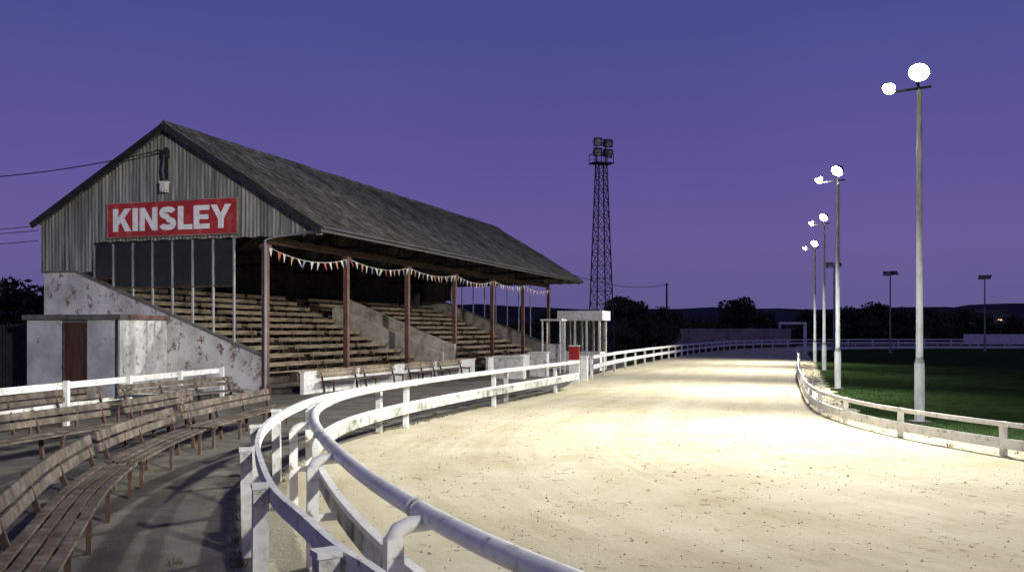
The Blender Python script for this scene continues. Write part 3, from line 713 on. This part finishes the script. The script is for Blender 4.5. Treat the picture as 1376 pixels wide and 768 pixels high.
for i in range(14000):
    x=U(-70,190); y=U(198,215); z=abs(random.gauss(0,1))*1.3+U(0,2.2)+ .6*math.sin(x*.2)
    a_=Vector((U(-1,1),U(-1,1),U(-1,1))).normalized(); b_=a_.cross(Vector((U(-1,1),U(-1,1),U(-1,1)))).normalized(); q=U(.3,.7); p=Vector((x,y,z))
    mb.add([p-a_*q,p+b_*q*.6,p+a_*q,p-b_*q*.6],[(0,1,2,3)])
stuff("hedgerow",mb,m_leafA,"long dark hedgerow mass beyond the far bend","hedge")
mb=MB(); random.seed(9)
ed=offs(cr(D,.5),-1.25)
cand=[p for p in ed if 15<p.y<60]
for i in range(12000):
    p=random.choice(cand); o=abs(random.gauss(0,1))*1.8; x=p.x+o+U(-.35,.25); y=p.y+U(-.4,.4); h=U(.02,.07)
    an=U(0,6.28); dx,dy=math.cos(an)*.012,math.sin(an)*.012
    mb.add([(x-dx,y-dy,.01),(x+dx,y+dy,.01),(x+U(-.03,.03),y+U(-.03,.03),h)],[(0,1,2)])
stuff("grass",mb,m_grassblade,"short mown green grass of the infield edge","grass")
mb=MB()
aa=offs(cr(B,.3),.1); bb=offs(cr(B,.3),.7); dd_=[q for q in offs(cr(D,.4),-.4) if q.y<70]
def tuft(x,y,n,hh,sp=.09):
    for _ in range(n):
        an=U(0,6.28); r_=U(0,sp); bx,by=x+math.cos(an)*r_,y+math.sin(an)*r_; h=hh*U(.4,1.1); w=.006
        mb.add([(bx-w,by,.004),(bx+w,by,.004),(bx+math.cos(an)*h*.5,by+math.sin(an)*h*.5,h)],[(0,1,2)])
for i in range(260):
    p=random.choice(aa if R()<.75 else bb); tuft(p.x+U(-.2,.2),p.y,14,U(.03,.10))
for i in range(300):
    p=random.choice(dd_); tuft(p.x+U(-.5,.5),p.y,12,U(.04,.14),.12)
for i in range(50): tuft(U(-8,-5.6)-.0,U(7,24),12,U(.02,.06),.12)
stuff("weeds",mb,m_weed,"tufts of dry weeds along the fences","weeds")
mb=MB(); random.seed(4); aS=cr(A,.2); dS=cr(D,.2)
cnt=0
while cnt<2600:
    y=U(4,34) if R()<.6 else U(5,16); x=U(-3,11)
    ax=min(aS,key=lambda p:abs(p.y-y)+ (50 if p.x>6 else 0)).x; dx=min(dS,key=lambda p:abs(p.y-y)).x if y>12 else 30
    if y>30 and R()<.5: continue
    if ax+.1<x<dx: 
        s=U(.006,.018)*(1+ (R()**6)*1.2); 
        vs=[(x+s*U(.6,1.3)*math.cos(k*1.57+U(0,.5)),y+s*U(.6,1.3)*math.sin(k*1.57),.006) for k in range(4)]+[(x+U(-.3,.3)*s,y,.01+s*.8)]
        mb.add(vs,[(0,1,4),(1,2,4),(2,3,4),(3,0,4)]); cnt+=1
    else: cnt+=.2
stuff("sand_clods",mb,m_clod,"small loose clods of sand on the track","sand")

# ------------------------------------------------------------------ world
w=bpy.data.worlds.new("World"); scene.world=w; w.use_nodes=True; nt=w.node_tree; bg=nt.nodes["Background"]
tc=nd(nt,'ShaderNodeTexCoord'); sp=nd(nt,'ShaderNodeSeparateXYZ'); nt.links.new(tc.outputs['Generated'],sp.inputs[0])
r=ramp(nt,[(0,(.10,.10,.23)),(.02,(.118,.105,.265)),(.09,(.142,.105,.315)),(.17,(.11,.09,.315)),(.32,(.062,.074,.265)),(1,(.05,.05,.12))])
nt.links.new(sp.outputs[2],r.inputs[0])
nz_=noise(nt,tc.outputs['Generated'],2.2,4,.5); rz_=ramp(nt,[(.3,(.93,.93,.95)),(.7,(1.06,1.05,1.04))]); nt.links.new(nz_.outputs[0],rz_.inputs[0])
nt.links.new(mul(nt,r.outputs[0],rz_.outputs[0]),bg.inputs[0]); bg.inputs[1].default_value=1.0
sl=bpy.data.lights.new("sun","SUN"); sl.energy=.02; sl.angle=.3; sl.color=(.7,.65,1); so=bpy.data.objects.new("sun",sl); COL.objects.link(so); so.rotation_euler=(math.radians(70),0,math.radians(20))

scene.view_settings.view_transform='Standard'
try: scene.view_settings.look='None'
except Exception: pass
scene.view_settings.exposure=0
cam=bpy.data.cameras.new("camera"); cam.lens=34; cam.sensor_width=36; cam.shift_y=.0443; cam.clip_end=4000; cam.clip_start=.05
co=bpy.data.objects.new("camera",cam); COL.objects.link(co); co.location=(0,0,H); co.rotation_euler=(math.radians(90),0,0); scene.camera=co
